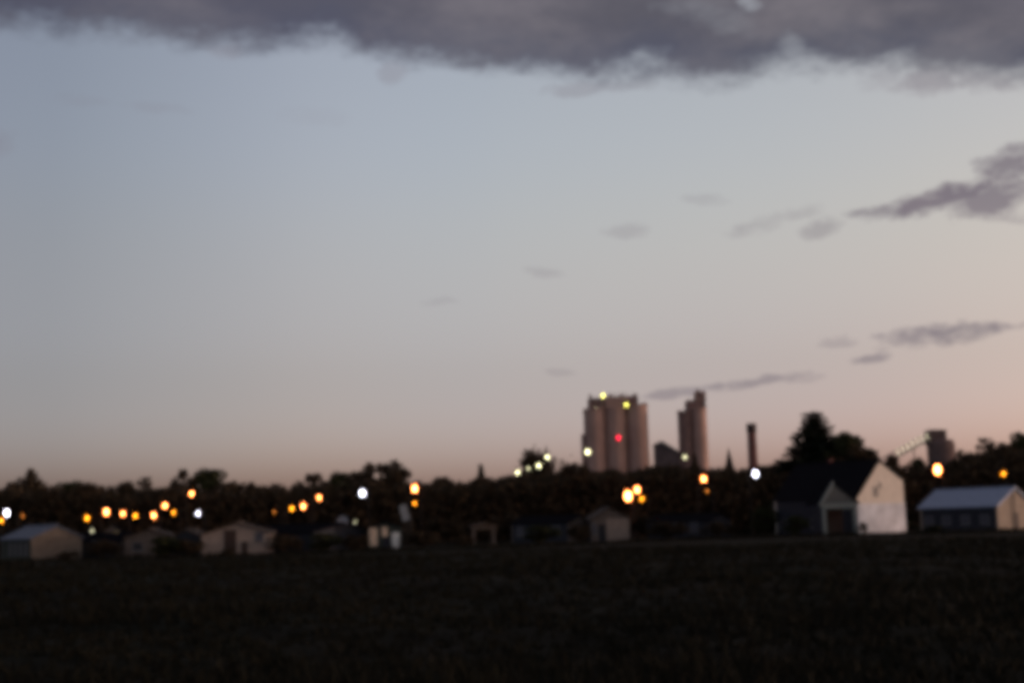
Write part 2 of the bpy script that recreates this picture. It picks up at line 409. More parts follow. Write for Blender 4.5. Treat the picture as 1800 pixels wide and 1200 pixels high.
def gabled(name, label, cat, loc, yaw, W, L, he, hr, wall, roof, he_r=None, over=.35, side=None, group=None):
    """gable front at local y=0 facing -y, origin at ground centre of the front gable"""
    o = thing(name, loc, yaw, label, cat, group)
    her = he if he_r is None else he_r
    MB().prism([(-W / 2, 0), (W / 2, 0), (W / 2, her), (0, hr), (-W / 2, he)], 0, .25).build('gable_wall', wall, o)
    MB().prism([(-W / 2, 0), (W / 2, 0), (W / 2, her), (0, hr), (-W / 2, he)], L - .25, L).build('rear_wall', wall, o)
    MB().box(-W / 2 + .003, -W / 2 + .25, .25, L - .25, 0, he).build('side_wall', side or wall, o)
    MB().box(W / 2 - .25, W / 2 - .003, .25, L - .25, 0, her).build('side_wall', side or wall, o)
    th = .16
    for sgn, e_ in ((-1, he), (1, her)):
        run = W / 2; sl = (hr - e_) / run; xo = W / 2 + over
        poly = [(0, hr + .01), (sgn * xo, e_ - sl * over + .01), (sgn * xo, e_ - sl * over + .01 + th), (0, hr + .01 + th)]
        MB().prism(poly if sgn > 0 else poly[::-1], -over, L + over).build('roof_slope', roof, o)
    MB().tube([(0, -over - .02, hr + th + .03), (0, L + over + .02, hr + th + .03)], .12, 8).build('ridge', roof, o)
    return o

def hgt(px, py, D): return at(px, py, D).z
# --- white house on the right, gable towards the glow
D = 200
g = ground_at(1552, D)
YW = 40
k = FPX / D
Wg = 104 / k / math.cos(R(YW))
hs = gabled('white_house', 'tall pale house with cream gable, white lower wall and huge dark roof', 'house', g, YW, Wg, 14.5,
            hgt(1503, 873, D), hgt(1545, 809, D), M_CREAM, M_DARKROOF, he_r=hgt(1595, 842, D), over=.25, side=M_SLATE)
zb = hgt(1549, 884, D)
MB().box(-Wg / 2 - .03, Wg / 2 + .03, -.06, -.004, 0, zb).build('plinth_wall', M_WHITE, hs)
window(hs, -1.15, hgt(1532, 871, D), .9, 1.2); window(hs, -.1, hgt(1545, 857, D), .35, .7)

for yy in (3.5, 7.5, 13): window(hs, yy, 1.0, 1.1, 1.2, face='left', xw=-Wg / 2)
MB().box(.9, 1.5, 9, 9.6, hgt(1545, 809, D) - .6, hgt(1545, 809, D) + .7).build('chimney', M_BRICK, hs)
tag(MB().box(Wg / 2 + .003, Wg / 2 + .8, .8, 4.0, 0, hgt(1600, 858, D)).build('annex_wall', M_BEIGE, hs), 'narrow beige annex lit orange by the lamp')
# porch in front of the long side
pg = ground_at(1478, 190); pk = FPX / 190
pw = 58 / pk
po = thing('porch', pg, 14, 'small gabled porch with pale green posts in front of white house', 'porch')
hb = hgt(1478, 893, 190); hp = hgt(1462, 850, 190); he_ = hgt(1478, 884, 190)
for sx in (-1, 1):
    MB().box(sx * pw / 2 - .22, sx * pw / 2 + .22, -.1, .3, 0, hb).build('post', M_TRIM, po)
MB().box(-pw / 2 - .35, pw / 2 + .35, -.14, .34, hb + .003, he_).build('beam', M_TRIM, po)
MB().prism([(-pw / 2 - .4, he_), (pw / 2 + .4, he_), (-pw / 2 + 1.5, hp)], .05, .2).build('gable_wall', mat('dark_grey_boards', (.09, .10, .105)), po)  # gable boards in a darker grey than the trim
MB().prism([(-pw / 2 - .75, he_ - .25), (-pw / 2 - .35, he_ - .25), (-pw / 2 + 1.6, hp + .05), (-pw / 2 + 1.5, hp + .35)], -.15, .25).build('bargeboard', M_TRIM, po)
MB().prism([(-pw / 2 - .7, he_ - .2), (-pw / 2 + 1.5, hp + .1), (-pw / 2 + 1.5, hp + .25), (-pw / 2 - .7, he_ - .02)], .26, 4.2).build('roof_slope', M_DARKROOF, po)
MB().prism([(-pw / 2 + 1.51, hp + .1), (pw / 2 + .8, he_ - .1), (pw / 2 + .8, he_ + .08), (-pw / 2 + 1.51, hp + .25)], -.1, 4.2).build('roof_slope', M_DARKROOF, po)
MB().box(-pw / 2 + .25, pw / 2 - .25, 3.0, 3.2, 0, hb).build('rear_wall', mat('porch_wall', (.06, .035, .03)), po)
MB().box(-pw / 2 - .1, -pw / 2 + .1, .35, 3.0, 0, hb).build('side_wall', M_SLATE, po)
door(po, -.3, 1.1, 2.1, y=3.0)
# --- low building with blue metal roof, far right
D = 184; k = FPX / D
g = ground_at(1787, D)
Wg = 80 / k / math.cos(R(35))
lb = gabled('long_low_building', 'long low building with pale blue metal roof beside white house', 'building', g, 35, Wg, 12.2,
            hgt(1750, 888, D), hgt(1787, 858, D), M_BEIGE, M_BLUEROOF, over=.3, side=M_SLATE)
door(lb, 0.1, 1.0, 2.3)
for yy in (2.0, 5.0, 8.0, 10.8): window(lb, yy, 1.0, 1.3, 1.1, face='left', xw=-Wg / 2, glass=mat('milky_glass', (.07, .07, .09), .4))
MB().tube([(-.55, -.25, 0), (-.55, -.25, hgt(1787, 862, D))], .09, 6).build('downpipe', M_STEEL, lb)
# --- sheds on the left
def shed(px0, px1, ytop, yeave, D, yaw, L, wall, roof, side, label, name='gabled_shed', cat='shed', over=.25):
    k = FPX / D; c = (px0 + px1) / 2
    return gabled(name, label, cat, ground_at(c, D), yaw, (px1 - px0) / k / math.cos(R(yaw)), L, hgt(c, yeave, D), hgt(c, ytop, D), wall, roof, over=over, side=side), (px1 - px0) / k / math.cos(R(yaw))
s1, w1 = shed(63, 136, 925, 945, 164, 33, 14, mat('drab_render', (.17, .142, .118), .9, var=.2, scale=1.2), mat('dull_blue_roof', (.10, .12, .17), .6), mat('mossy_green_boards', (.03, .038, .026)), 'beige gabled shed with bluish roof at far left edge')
for yy in (2.2, 4.6, 7.0, 9.4): window(s1, yy, .7, .9, 1.3, face='left', xw=-w1 / 2, glass=mat('milky_glass', (.07, .07, .09), .4))
s2, w2 = shed(216, 250, 938, 952, 172, 62, 8.5, M_DULL, M_DARKROOF, M_SLATE, 'dark slate-coloured shed between two beige gables on the left')
window(s2, 3.5, 1.0, 1.2, 1.0, face='left', xw=-w2 / 2)
s3, w3 = shed(222, 300, 931, 944, 163, 8, 9, M_DULL, M_BROWNROOF, M_SLATE, 'low dull brownish shed with brown roof left of the bright gable')
door(s3, 1.6, 1.4, 2.0); window(s3, -1.2, .9, 1.0, .8)
s3b, w3b = shed(296, 357, 932, 946, 166, 3, 8, M_SLATE, M_BROWNROOF, M_SLATE, 'dark blue-black shed with brown roof touching the bright gable')
door(s3b, 0, 2.2, 2.0, m=mat('black_door', (.02, .022, .028)))
s4, w4 = shed(356, 474, 920, 938, 162, 6, 10, mat('pinkish_render', (.31, .245, .21), .9, var=.15, scale=1.5), M_BROWNROOF, M_DULL, 'brightest pinkish beige gabled house with tall dark doorway on the left')
door(s4, -.65, 1.35, 2.9); door(s4, .95, .7, 1.5)
window(s4, 2.6, 1.6, .8, .9, glass=mat('milky_glass', (.07, .07, .09), .4))
s5, w5 = shed(560, 648, 921, 934, 172, 55, 15, M_SLATE, M_DARKROOF, M_SLATE, 'long unlit dark shed left of the pale shed panels')
window(s5, 4, 1.0, 1.4, .8, face='left', xw=-w5 / 2); window(s5, 9, 1.0, 1.4, .8, face='left', xw=-w5 / 2)
# shed with pale panels, the light on a lit wall put into their colour
D = 171; k = FPX / D
ps, wps = shed(648, 706, 918, 927, D, 4, 5, mat('dark_green_boards', (.035, .045, .04)), M_DARKROOF, M_SLATE, 'dark green shed with two lit-coloured panels and a white door')
f_ = lambda px: (px - 677) / k
zz = lambda py: hgt(677, py, D)
tag(MB().box(f_(650), f_(664), -.09, -.004, zz(958), zz(927) ).build('wall_panel', mat('painted_lit_cream', (.72, .56, .42)), ps), 'tall cream panel coloured as lit wall')
tag(MB().box(f_(672), f_(682), -.09, -.004, zz(942), zz(926)).build('wall_panel', mat('painted_lit_cream', (.72, .56, .42)), ps), 'short cream panel coloured as lit wall')
wd_ = MB().box(f_(689), f_(702), -.12, -.004, 0.0, zz(936)).build('door', mat('white_door', (.78, .8, .78)), ps); tag(wd_, 'white door')
MB().box(f_(699.5), f_(700.5), -.2, -.121, 1.0, 1.15).build('handle', M_STEEL, wd_)
MB().box(f_(674), f_(686), -.07, -.004, 0.0, zz(944)).build('gate', M_SLATE, ps)
# --- houses in the middle
D = 194; k = FPX / D
c1, wc1 = shed(1040, 1108, 893, 912, D, 5, 8, M_DULL, M_BROWNROOF, M_SLATE, 'small dull beige house below the cluster of orange lamps', 'small_house', 'house')
fx = lambda px: (px - 1074) / k
MB().box(fx(1067), fx(1106), -.05, -.004, 0, hgt(1074, 911, D)).build('wall_panel', mat('dim_pinkish_render', (.26, .21, .18)), c1)
door(c1, fx(1059), .95, 2.2, m=mat('black_door', (.02, .022, .028)))
window(c1, fx(1045), 1.0, .6, 1.4, glass=mat('milky_glass', (.07, .07, .09), .4))
c0, wc0 = shed(1000, 1042, 906, 917, 198, 56, 9.5, M_DULL, M_DARKROOF, M_SLATE, 'low dark slate house left of the small beige house', 'small_house', 'house')
for yy in (2, 5, 8): window(c0, yy, 1.0, 1.0, 1.1, face='left', xw=-wc0 / 2, glass=mat('milky_glass', (.07, .07, .09), .4))
c2, wc2 = shed(1245, 1290, 903, 914, 200, 54, 10, M_SLATE, M_DARKROOF, M_SLATE, 'long dark house left of the porch with pale posts', 'small_house', 'house')
for yy in (2.5, 5.5, 8.5): window(c2, yy, .9, 1.2, 1.2, face='left', xw=-wc2 / 2, glass=mat('milky_glass', (.07, .07, .09), .4))
# open shelter
sh = thing('open_shelter', ground_at(852, 178), 10, 'small open shelter with pale posts in front of dark trees', 'shelter')
for x_ in (-1.25, 1.25):
    for y_ in (0, 1.8): MB().box(x_ - .11, x_ + .11, y_ - .11, y_ + .11, 0, 2.1).build('post', M_DULL, sh)
MB().box(-1.5, 1.5, -.12, .12, 2.103, 2.4).build('beam', M_DULL, sh); MB().box(-1.5, 1.5, 1.68, 1.92, 2.103, 2.4).build('beam', M_DULL, sh)
MB().prism([(-1.8, 2.42), (1.8, 2.42), (1.8, 2.5), (0, 2.95), (-1.8, 2.5)], -.5, 2.4).build('roof', M_BROWNROOF, sh)
# white board and far pale wall among the trees
D = 196
bd = thing('notice_board', ground_at(719, D), -8, 'pale tilted board on posts below the lone orange lamp', 'board')
z0, z1 = hgt(719, 914, D), hgt(719, 886, D)
o_ = MB().box(-.5, .5, -.05, .05, z0, z1).build('panel', mat('grey_board', (.40, .40, .40)), bd); o_.rotation_euler = (0, R(-14), 0); o_.location = (.55, 0, .1)
for x_ in (-.35, .35): MB().box(x_ - .06, x_ + .06, .07, .19, 0, z0 + 1.2).build('post', M_WOOD, bd)
fh, wf = shed(594, 612, 903, 910, 205, 10, 6, mat('bluish_render', (.30, .32, .38)), M_DARKROOF, M_SLATE, 'narrow bluish house end seen between trees and long dark shed', 'small_house', 'house')
window(fh, 0, 1.2, .4, .8)
lh, wl = shed(182, 212, 922, 934, 200, 12, 7, M_DULL, M_DARKROOF, M_SLATE, 'small house with dim yellow lit window behind the left sheds', 'small_house', 'house')
lw = window(lh, .55, 1.6, .7, 1.5, glass=emit('dim_window_light', (1, .72, .3), .35)); tag(lw, 'dim yellow lit window')

# ------------------------------------------------------------------ industry on the skyline
D = 640; k = FPX / D
base = ground_at(1084, D)
sb = thing('silo_block', base, 0, 'huge block of round concrete silos rising behind the trees', 'silos')
X_ = lambda px, py=780: at(px, py, D).x - base.x
H_ = lambda py, px=1084: hgt(px, py, D)
def cyl(par, xc, yc, r, h, name='silo', m=M_CONC):
    o = MB().lathe([(r, 0), (r, h - 1.0), (r + .25, h - .9), (r + .25, h)], 40, (xc, yc)).build(name, m, par)
    for p in o.data.polygons: p.use_smooth = len(p.vertices) == 4
    o.data.set_sharp_from_angle(angle=R(40)); return o
r_ = 37.6 / 2 / k
for i, (pxc, top) in enumerate(((1047, 718), (1084, 716), (1121.5, 712))):
    cyl(sb, X_(pxc), 0, r_, H_(top, pxc)); cyl(sb, X_(pxc) + .3, 2 * r_ + .3, r_, H_(top, pxc) - .2)
hh0 = H_(717); hh1 = H_(699)
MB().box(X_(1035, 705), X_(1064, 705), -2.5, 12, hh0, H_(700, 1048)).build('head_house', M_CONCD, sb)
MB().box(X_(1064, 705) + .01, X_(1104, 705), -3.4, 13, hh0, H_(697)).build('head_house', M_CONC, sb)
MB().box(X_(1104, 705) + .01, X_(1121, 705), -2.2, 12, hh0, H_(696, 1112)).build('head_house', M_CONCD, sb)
for a, b_ in ((1036, 1040), (1072, 1076), (1092, 1096), (1114, 1119)):
    MB().box(X_(a, 697), X_(b_, 697), 1, 4, hh1 + .3, hh1 + 1.9).build('roof_vent', M_CONCD, sb)
MB().box(X_(1127, 712), X_(1137, 712), -1, 5, H_(712, 1121) + .003, H_(708, 1130)).build('roof_cabin', M_CONCD, sb)
MB().box(X_(1023), X_(1031), -2, 5, 0, H_(763, 1027)).build('stair_tower', M_CONCD, sb)
hr = MB()
for px in range(1066, 1104, 4): hr.tube([(X_(px, 697), -3.2, hh1), (X_(px, 697), -3.2, hh1 + 1.6)], .06, 4)
hr.tube([(X_(1065, 697), -3.2, hh1 + 1.6), (X_(1103, 697), -3.2, hh1 + 1.6)], .06, 4)
hr.build('handrail', M_STEEL, sb)
# slim stepped tower
base2 = ground_at(1217, D)
st = thing('silo_tower', base2, 0, 'slim stepped silo tower right of the big silo block', 'silos')
X2 = lambda px, py=760: at(px, py, D).x - base2.x
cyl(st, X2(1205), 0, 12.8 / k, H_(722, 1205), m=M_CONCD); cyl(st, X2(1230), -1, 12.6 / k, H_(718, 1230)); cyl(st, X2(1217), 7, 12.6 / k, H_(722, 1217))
MB().box(X2(1208, 712), X2(1240, 712), -1.5, 9, H_(722, 1217), H_(703, 1217)).build('head_house', M_CONCD, st)
MB().box(X2(1222, 694), X2(1239.5, 694), -2.2, 6, H_(703, 1230) + .003, H_(688, 1230)).build('lift_tower', M_CONC, st)
MB().box(X2(1225, 688), X2(1229, 688), 0, 2, H_(688, 1230) + .003, H_(684, 1230)).build('roof_vent', M_CONCD, st)
wm = MB().box(X2(1227, 694), X2(1232, 694), -2.26, -2.203, H_(699, 1230), H_(692, 1230)).build('window', M_GLASS, st)
# mill building
D3 = 600; k3 = FPX / D3; b3 = ground_at(1178, D3)
ml = thing('mill_building', b3, 0, 'dark mill building with sloping roof between the two silo groups', 'building')
X3 = lambda px: (px - 1178) / k3
MB().prism([(X3(1160), 0), (X3(1200), 0), (X3(1200), hgt(1200, 796, D3)), (X3(1160), hgt(1160, 780, D3))], 0, 14).build('wall', mat('darker_concrete', (.10, .08, .085), .95, scale=.3), ml)  # plain concrete, darker than the silos
MB().prism([(X3(1158), hgt(1160, 780, D3) + .05), (X3(1201), hgt(1200, 796, D3) - .2), (X3(1201), hgt(1200, 795, D3) + .3), (X3(1169), hgt(1169, 774, D3)), (X3(1158), hgt(1160, 779, D3))], -.4, 14.4).build('roof', mat('slate_roof', (.06, .06, .07)), ml)
for px in (1166, 1176, 1186): MB().box(X3(px), X3(px + 4), -.06, -.004, 14, 17).build('window', M_GLASS, ml)
# brick chimney
D4 = 500; k4 = FPX / D4; b4 = ground_at(1329, D4); hc = hgt(1326, 744, D4)
ch = thing('factory_chimney', b4, 0, 'lone dark red brick chimney with thicker crown', 'chimney')
o_ = MB().lathe([(1.85, 0), (1.55, hc - 3.2)], 24).build('shaft', M_BRICK, ch, True)
MB().lathe([(1.57, hc - 3.19), (1.75, hc - 2.9), (1.78, hc - .4), (1.6, hc)], 24).build('crown', mat('dark_brick', (.05, .03, .03)), ch)
for z in (hc * .55, hc * .8): MB().lathe([(1.78 if z < hc * .7 else 1.70, z), (1.78 if z < hc * .7 else 1.70, z + .25)], 24).build('band', M_STEEL, ch)
# elevator tower with inclined conveyor
D5 = 300; k5 = FPX / D5; b5 = ground_at(1663, D5)
M_TOWER = mat('dark_brown_steel', (.15, .105, .10), .95, scale=.4)  # plain dark brown for the tower steel
et = thing('elevator_tower', b5, 0, 'squat dark elevator tower behind the orange lamp, conveyor joining it', 'tower')
h1 = hgt(1663, 772, D5); h2 = hgt(1655, 759, D5); r5 = 24 / k5
MB().lathe([(r5 * 1.02, 0), (r5, h1 - 2), (r5 * .96, h1 - .6), (r5 * .75, h1)], 28).build('shell', M_TOWER, et)
MB().box(-23 / k5, 7 / k5, -1.6, 1.9, h1 - 1.2, h2).build('cabin', M_TOWER, et)
MB().prism([(-24 / k5, h2 + .003), (8 / k5, h2 + .003), (6 / k5, h2 + .4), (-20 / k5, h2 + .5)], -1.8, 2.1).build('cabin_roof', M_TOWER, et)
A = at(1640, 768, D5); Bp = at(1572, 805, D5); dv = (Bp - A); E_ = A + dv * ((A.z - 1.2) / -dv.z)
cvn = thing('conveyor', (0, 0, 0), 0, 'inclined conveyor gallery with a row of pale light tubes', 'conveyor')
upv = Vector((0, 0, 1))
for off in (0, 1.3): MB().tube([A + upv * off + Vector((0, -.7, 0)), E_ + upv * off + Vector((0, -.7, 0))], .15, 6).build('chord', M_STEEL, cvn)
MB().tube([A + Vector((0, .7, 0)), E_ + Vector((0, .7, 0))], .1, 6).build('chord', M_STEEL, cvn)
bel = MB(); bel.add([A + Vector((0, -.6, .15)), A + Vector((0, .6, .15)), E_ + Vector((0, .6, .15)), E_ + Vector((0, -.6, .15)),
                     A + Vector((0, -.6, .3)), A + Vector((0, .6, .3)), E_ + Vector((0, .6, .3)), E_ + Vector((0, -.6, .3))],
                    [(0, 1, 2, 3), (4, 7, 6, 5), (0, 4, 5, 1), (1, 5, 6, 2), (2, 6, 7, 3), (3, 7, 4, 0)]); bel.build('belt', M_STEEL, cvn)
tube_m = emit('conveyor_light', (1.0, .9, .62), 1.2)
nT = 8
for i in range(nT):
    p = A + dv * (i + .4) / nT + Vector((0, -.8, .2))
    MB().tube([p + Vector((-.25, 0, 1.35)), p + Vector((.25, 0, .1))], .09, 6).build('light_tube', tube_m, cvn)
for tt in (.5, 1.1, 1.8):
    p = A + dv * tt
    if p.z > 2.5: MB().tube([(p.x, p.y, 0), (p.x, p.y, p.z)], .12, 6).build('support', M_STEEL, cvn)
sp = A + Vector((.05, -1.0, 0)); MB().tube([(sp.x, sp.y, 0), (sp.x, sp.y, sp.z + 1)], .14, 6).build('support', M_STEEL, cvn)
# church-like spire
b6 = ground_at(1287, 420); hs6 = hgt(1285, 785, 420)
spr = thing('spire', b6, 0, 'thin dark pointed spire just left of the chimney', 'spire')
MB().box(-1.6, 1.6, -1.6, 1.6, 0, hs6 - 9).build('tower', M_BRICK, spr)
MB().add([(-1.7, -1.7, hs6 - 8.99), (1.7, -1.7, hs6 - 8.99), (1.7, 1.7, hs6 - 8.99), (-1.7, 1.7, hs6 - 8.99), (0, 0, hs6)], [(0, 1, 4), (1, 2, 4), (2, 3, 4), (3, 0, 4), (3, 2, 1, 0)]).build('spire_roof', M_DARKROOF, spr)

# ------------------------------------------------------------------ trees
def clump_tree(seed, H=12.0, Wd=8.0, n_cl=34, per=85, leaf=.36, m=None, low=.12, pointed=0.0):
    g_ = np.random.default_rng(seed); cs = []; tb = MB()
    tb.tube([(0, 0, -.3), (.1, .05, H * .25), (-.1, .1, H * .55), (0, 0, H * .8)], [.3, .24, .15, .05], 8)
    while len(cs) < n_cl:
        p = g_.uniform(-1, 1, 3)
        if np.linalg.norm(p) > 1 or np.linalg.norm(p) < .3: continue
        h_ = (p[2] + 1) / 2; wf_ = 1 - pointed * h_
        cs.append(np.array([p[0] * Wd * .42 * wf_, p[1] * Wd * .42 * wf_, H * (low + .05 + (.9 - low - .05) * h_)]))
    cen = []
    for c in cs:
        r = g_.uniform(.75, 1.35) * Wd / 8
        q = g_.normal(size=(per, 3)); q /= np.linalg.norm(q, axis=1)[:, None]; q *= r * g_.random((per, 1)) ** .4
        q[:, 2] *= .8; cen.append(c + q)
        zt = min(c[2] * .75, H * .7); tb.tube([(0, 0, zt * .6), tuple(c * .6 + np.array([0, 0, zt * .3])), tuple(c)], [.1, .06, .02], 5, False)
    cen = np.concatenate(cen); cen[:, 2] = np.maximum(cen[:, 2], .15)
    return tb.mesh('trunk', M_BARK), leaf_mesh('crown', cen, g_.uniform(.7, 1.3, len(cen)) * leaf, m or M_LEAF, g_)
def bare_tree(seed, H=14.0, spread=.5):
    g_ = np.random.default_rng(seed); tb = MB(); tips = []
    def br(p, d_, l, r, lev):
        q = p + d_ * l * .5 + Vector(g_.normal(size=3) * .05 * l); e_ = p + d_ * l
        tb.tube([p, q, e_], [r, r * .8, r * .55], 5, False)
        if lev == 0: tips.extend([q, e_, (p + q) / 2]); return
        for _ in range(4 if lev > 1 else 5):
            nd = (d_ + Vector(g_.normal(size=3)) * spread); nd.z = abs(nd.z) * .8 + .25; nd.normalize()
            br(p + d_ * l * g_.uniform(.45, 1.0), nd, l * g_.uniform(.5, .72), r * .55, lev - 1)
    br(Vector((0, 0, -.2)), Vector((0, 0, 1)), H * .42, .22, 3)
    T_ = np.array([tuple(v) for v in tips]); cen = np.repeat(T_, 9, 0) + g_.normal(size=(len(T_) * 9, 3)) * .45
    return tb.mesh('trunk', M_BARK), leaf_mesh('crown', cen, g_.uniform(.2, .38, len(cen)), M_LEAF, g_)
def spruce(seed, H=18.0, Wd=11.0):
    g_ = np.random.default_rng(seed); tb = MB(); cen = []; sz = []
    tb.tube([(0, 0, -.3), (0, 0, H * .5), (0, 0, H - .4)], [.32, .2, .03], 8)
    lv = 26
    for i in range(lv):
        f = i / (lv - 1); z = 1.0 + (H - 1.4) * f
        rad = Wd / 2 * (1 - f) ** 1.0 * g_.uniform(.75, 1.12) + .25
        nbr = max(5, int(13 - 6 * f))
        for j in range(nbr):
            a = 2 * math.pi * (j + g_.random()) / nbr; L_ = rad * g_.uniform(.55, 1.12)
            tip = np.array([math.cos(a) * L_, math.sin(a) * L_, z - L_ * .18 + .1 * L_ * g_.random()])
            tb.tube([(0, 0, z), tuple(tip)], [.05, .015], 4, False)
            n_ = int(26 + 80 * L_ / 5); t_ = g_.random(n_) ** .7
            c = np.array([0, 0, z]) + t_[:, None] * (tip - np.array([0, 0, z]))
            wdt = .28 * L_ * (1 - t_) + .18
            c += np.stack([-math.sin(a) * g_.normal(size=n_) * wdt, math.cos(a) * g_.normal(size=n_) * wdt, -np.abs(g_.normal(size=n_)) * .35 * (L_ / 4 + .2)], 1)
            cen.append(c); sz.append(g_.uniform(.2, .42, n_))
    cen = np.concatenate(cen); cen[:, 2] = np.maximum(cen[:, 2], .15)
    cen = np.concatenate([cen, np.stack([g_.normal(size=60) * .12, g_.normal(size=60) * .12, H - g_.random(60) * 2.2], 1)]); sz = np.concatenate(sz + [g_.uniform(.1, .22, 60)])
    return tb.mesh('trunk', M_BARK), leaf_mesh('crown', cen, sz, M_NEEDLE, g_)
VAR = {'round': [clump_tree(11), clump_tree(12, n_cl=28), clump_tree(13, m=M_LEAFG), clump_tree(14, n_cl=40, per=75)],
       'narrow': [clump_tree(21, Wd=4.5, n_cl=24, leaf=.32, pointed=.5), clump_tree(22, Wd=4.2, n_cl=22, leaf=.32, pointed=.75, m=M_NEEDLE)],
       'bare': [bare_tree(31), bare_tree(32), bare_tree(33)], 'spruce': [spruce(41)],
       'airy': [clump_tree(51, n_cl=20, per=45, leaf=.3), clump_tree(52, n_cl=18, per=50, leaf=.3)]}
NOM = {'round': (12, 8), 'narrow': (12, 4.5), 'bare': (14, 8), 'spruce': (18, 11), 'airy': (12, 8)}
def real_size(pair):
    """height and width of the crown mesh, so a tree can be scaled to the size it has in the place"""
    n_ = len(pair[1].vertices); a = np.empty(n_ * 3); pair[1].vertices.foreach_get('co', a); a = a.reshape(-1, 3)
    return a[:, 2].max(), np.percentile(np.abs(a[:, 0]), 98) * 2
SIZ = {k_: [real_size(p) for p in v_] for k_, v_ in VAR.items()}
cnt = {k_: 0 for k_ in VAR}
def tree(px, ytop, hw, D, kind, label, name='tree', var=None, group='trees around the village'):
    i = cnt[kind] % len(VAR[kind]) if var is None else var; cnt[kind] += 1
    tm, cm = VAR[kind][i]; H0, W0 = SIZ[kind][i]
    h = hgt(px, ytop, D); wd = 2 * hw * D / FPX
    o = thing(name, ground_at(px + (900 - ytop) * .028 * 0, D), random.uniform(0, 360) if kind != 'spruce' else 20, label, 'tree', group)
    gx = at(px, ytop, D); o.location = (gx.x, D, 0)
    o.scale = (wd / W0, wd / W0, h / H0)
    obj('trunk', tm, o); obj('crown', cm, o)
    return o
TREES = [
 (18, 846, 38, 275, 'round', 'rounded tree at the far left edge of the treeline'),
 (55, 821, 30, 270, 'round', 'taller rounded tree standing above the far left treeline'),
 (125, 843, 38, 280, 'round', 'broad low-crowned tree right of the tall far-left one'),
 (190, 847, 36, 272, 'round', 'low broad tree above the largest orange lamp of the left row'),
 (243, 837, 34, 268, 'round', 'rounded tree bump above the middle of the left lamp row'),
 (322, 822, 24, 262, 'round', 'small rounded tree just left of the highest left orange lamp'),
 (367, 820, 44, 264, 'round', 'wide tall tree right behind the highest left orange lamp'),
 (435, 842, 34, 276, 'round', 'low dark tree above the pinkish gabled house'),
 (500, 848, 36, 280, 'round', 'lowest rounded tree right of the pinkish gabled house'),
 (552, 830, 38, 268, 'round', 'rounded tree above the three slanting orange lamps'),
 (598, 826, 32, 262, 'round', 'rounded tree just left of the bright white lamp'),
 (670, 805, 50, 250, 'round', 'tallest broad tree on the left half, beside bright white lamp'),
 (725, 844, 30, 270, 'round', 'low tree behind the lone orange lamp'),
 (775, 836, 38, 268, 'round', 'flat-topped dark tree right of the lone orange lamp'),
 (845, 814, 30, 262, 'spruce', 'pointed dark tree left of the bare trees'),
 (890, 836, 30, 266, 'round', 'low dark tree under the leftmost small white floodlight'),
 (928, 792, 36, 300, 'bare', 'leftmost thin leafless tree by the small white floodlights'),
 (963, 778, 44, 300, 'bare', 'tallest leafless tree behind the small white floodlights'),
 (995, 796, 26, 300, 'bare', 'rightmost thin leafless tree near the big silos'),
 (1015, 824, 34, 262, 'round', 'dark rounded tree at the left foot of the big silos'),
 (1072, 826, 34, 270, 'round', 'dark tree in front of the big silos above orange lamps'),
 (1128, 822, 32, 266, 'round', 'dark tree at the right foot of the big silos'),
 (1178, 820, 30, 268, 'round', 'dark tree in front of the mill building'),
 (1221, 796, 11, 300, 'narrow', 'slim dark tree in front of the stepped silo tower'),
 (1258, 823, 30, 270, 'round', 'low tree between the silo tower and the spire'),
 (1310, 822, 28, 272, 'round', 'low tree at the foot of the brick chimney'),
 (1360, 815, 26, 262, 'round', 'dark tree between white lamp and big conifer'),
 (1430, 722, 128, 240, 'spruce', 'big ragged dark conifer standing behind the white house'),
 (1486, 758, 60, 236, 'round', 'dark leafy tree merging with right side of the conifer'),
 (1462, 758, 34, 243, 'round', 'dark leafy tree hidden in the right flank of the conifer'),
 (1506, 778, 40, 232, 'round', 'dark tree just right of the conifer above the big roof'),
 (1522, 783, 26, 256, 'airy', 'thin airy tree above the white house roof'),
 (1566, 797, 34, 232, 'round', 'dark bushy tree directly behind the white gable'),
 (1612, 802, 26, 250, 'round', 'dark tree below the conveyor, left of the orange lamp'),
 (1702, 788, 34, 262, 'round', 'rounded tree right of the elevator tower'),
 (1742, 768, 42, 256, 'round', 'tall tree above the blue-roofed building'),
 (1772, 778, 36, 246, 'round', 'dark tree between the two tallest at the right edge'),
 (1797, 758, 52, 250, 'round', 'tallest tree at the far right edge'),
]
for tr in TREES:
    tree(*tr, name={'spruce': 'conifer_tree', 'bare': 'leafless_tree'}.get(tr[4], 'leafy_tree'))
# the dark mass of undergrowth and trees that fills in below the tree tops
g_ = np.random.default_rng(99)
prof = [(-150, 862), (0, 862), (140, 860), (260, 864), (420, 858), (520, 862), (650, 850), (740, 850), (860, 841), (960, 834), (1010, 827), (1100, 826), (1250, 827), (1340, 825), (1420, 812), (1520, 825), (1640, 822), (1700, 812), (1750, 800), (1800, 790), (1960, 788)]
n_ = 90000
pxs = g_.uniform(-150, 1960, n_); Ds = g_.uniform(232, 262, n_)
tops = np.interp(pxs, [p[0] for p in prof], [p[1] for p in prof])
ce = np.cumsum(g_.uniform(16, 52, 90)) - 200; cw = g_.uniform(20, 46, 90); ca = g_.uniform(-3, 17, 90); cd = g_.uniform(236, 258, 90)   # single crowns within the mass
dome = np.full(n_, 0.0)
for c0_, w0_, a0_, d0_ in zip(ce, cw, ca, cd):
    q = ((pxs - c0_) / w0_) ** 2 + ((Ds - d0_) / 9) ** 2
    dome = np.maximum(dome, np.where(q < 1, (a0_ + 9) * np.sqrt(np.maximum(0, 1 - q)), 0))
tops = tops + 12 - dome
gx = (pxs - 900) / FPX * Ds                                # columns at ground level, near enough
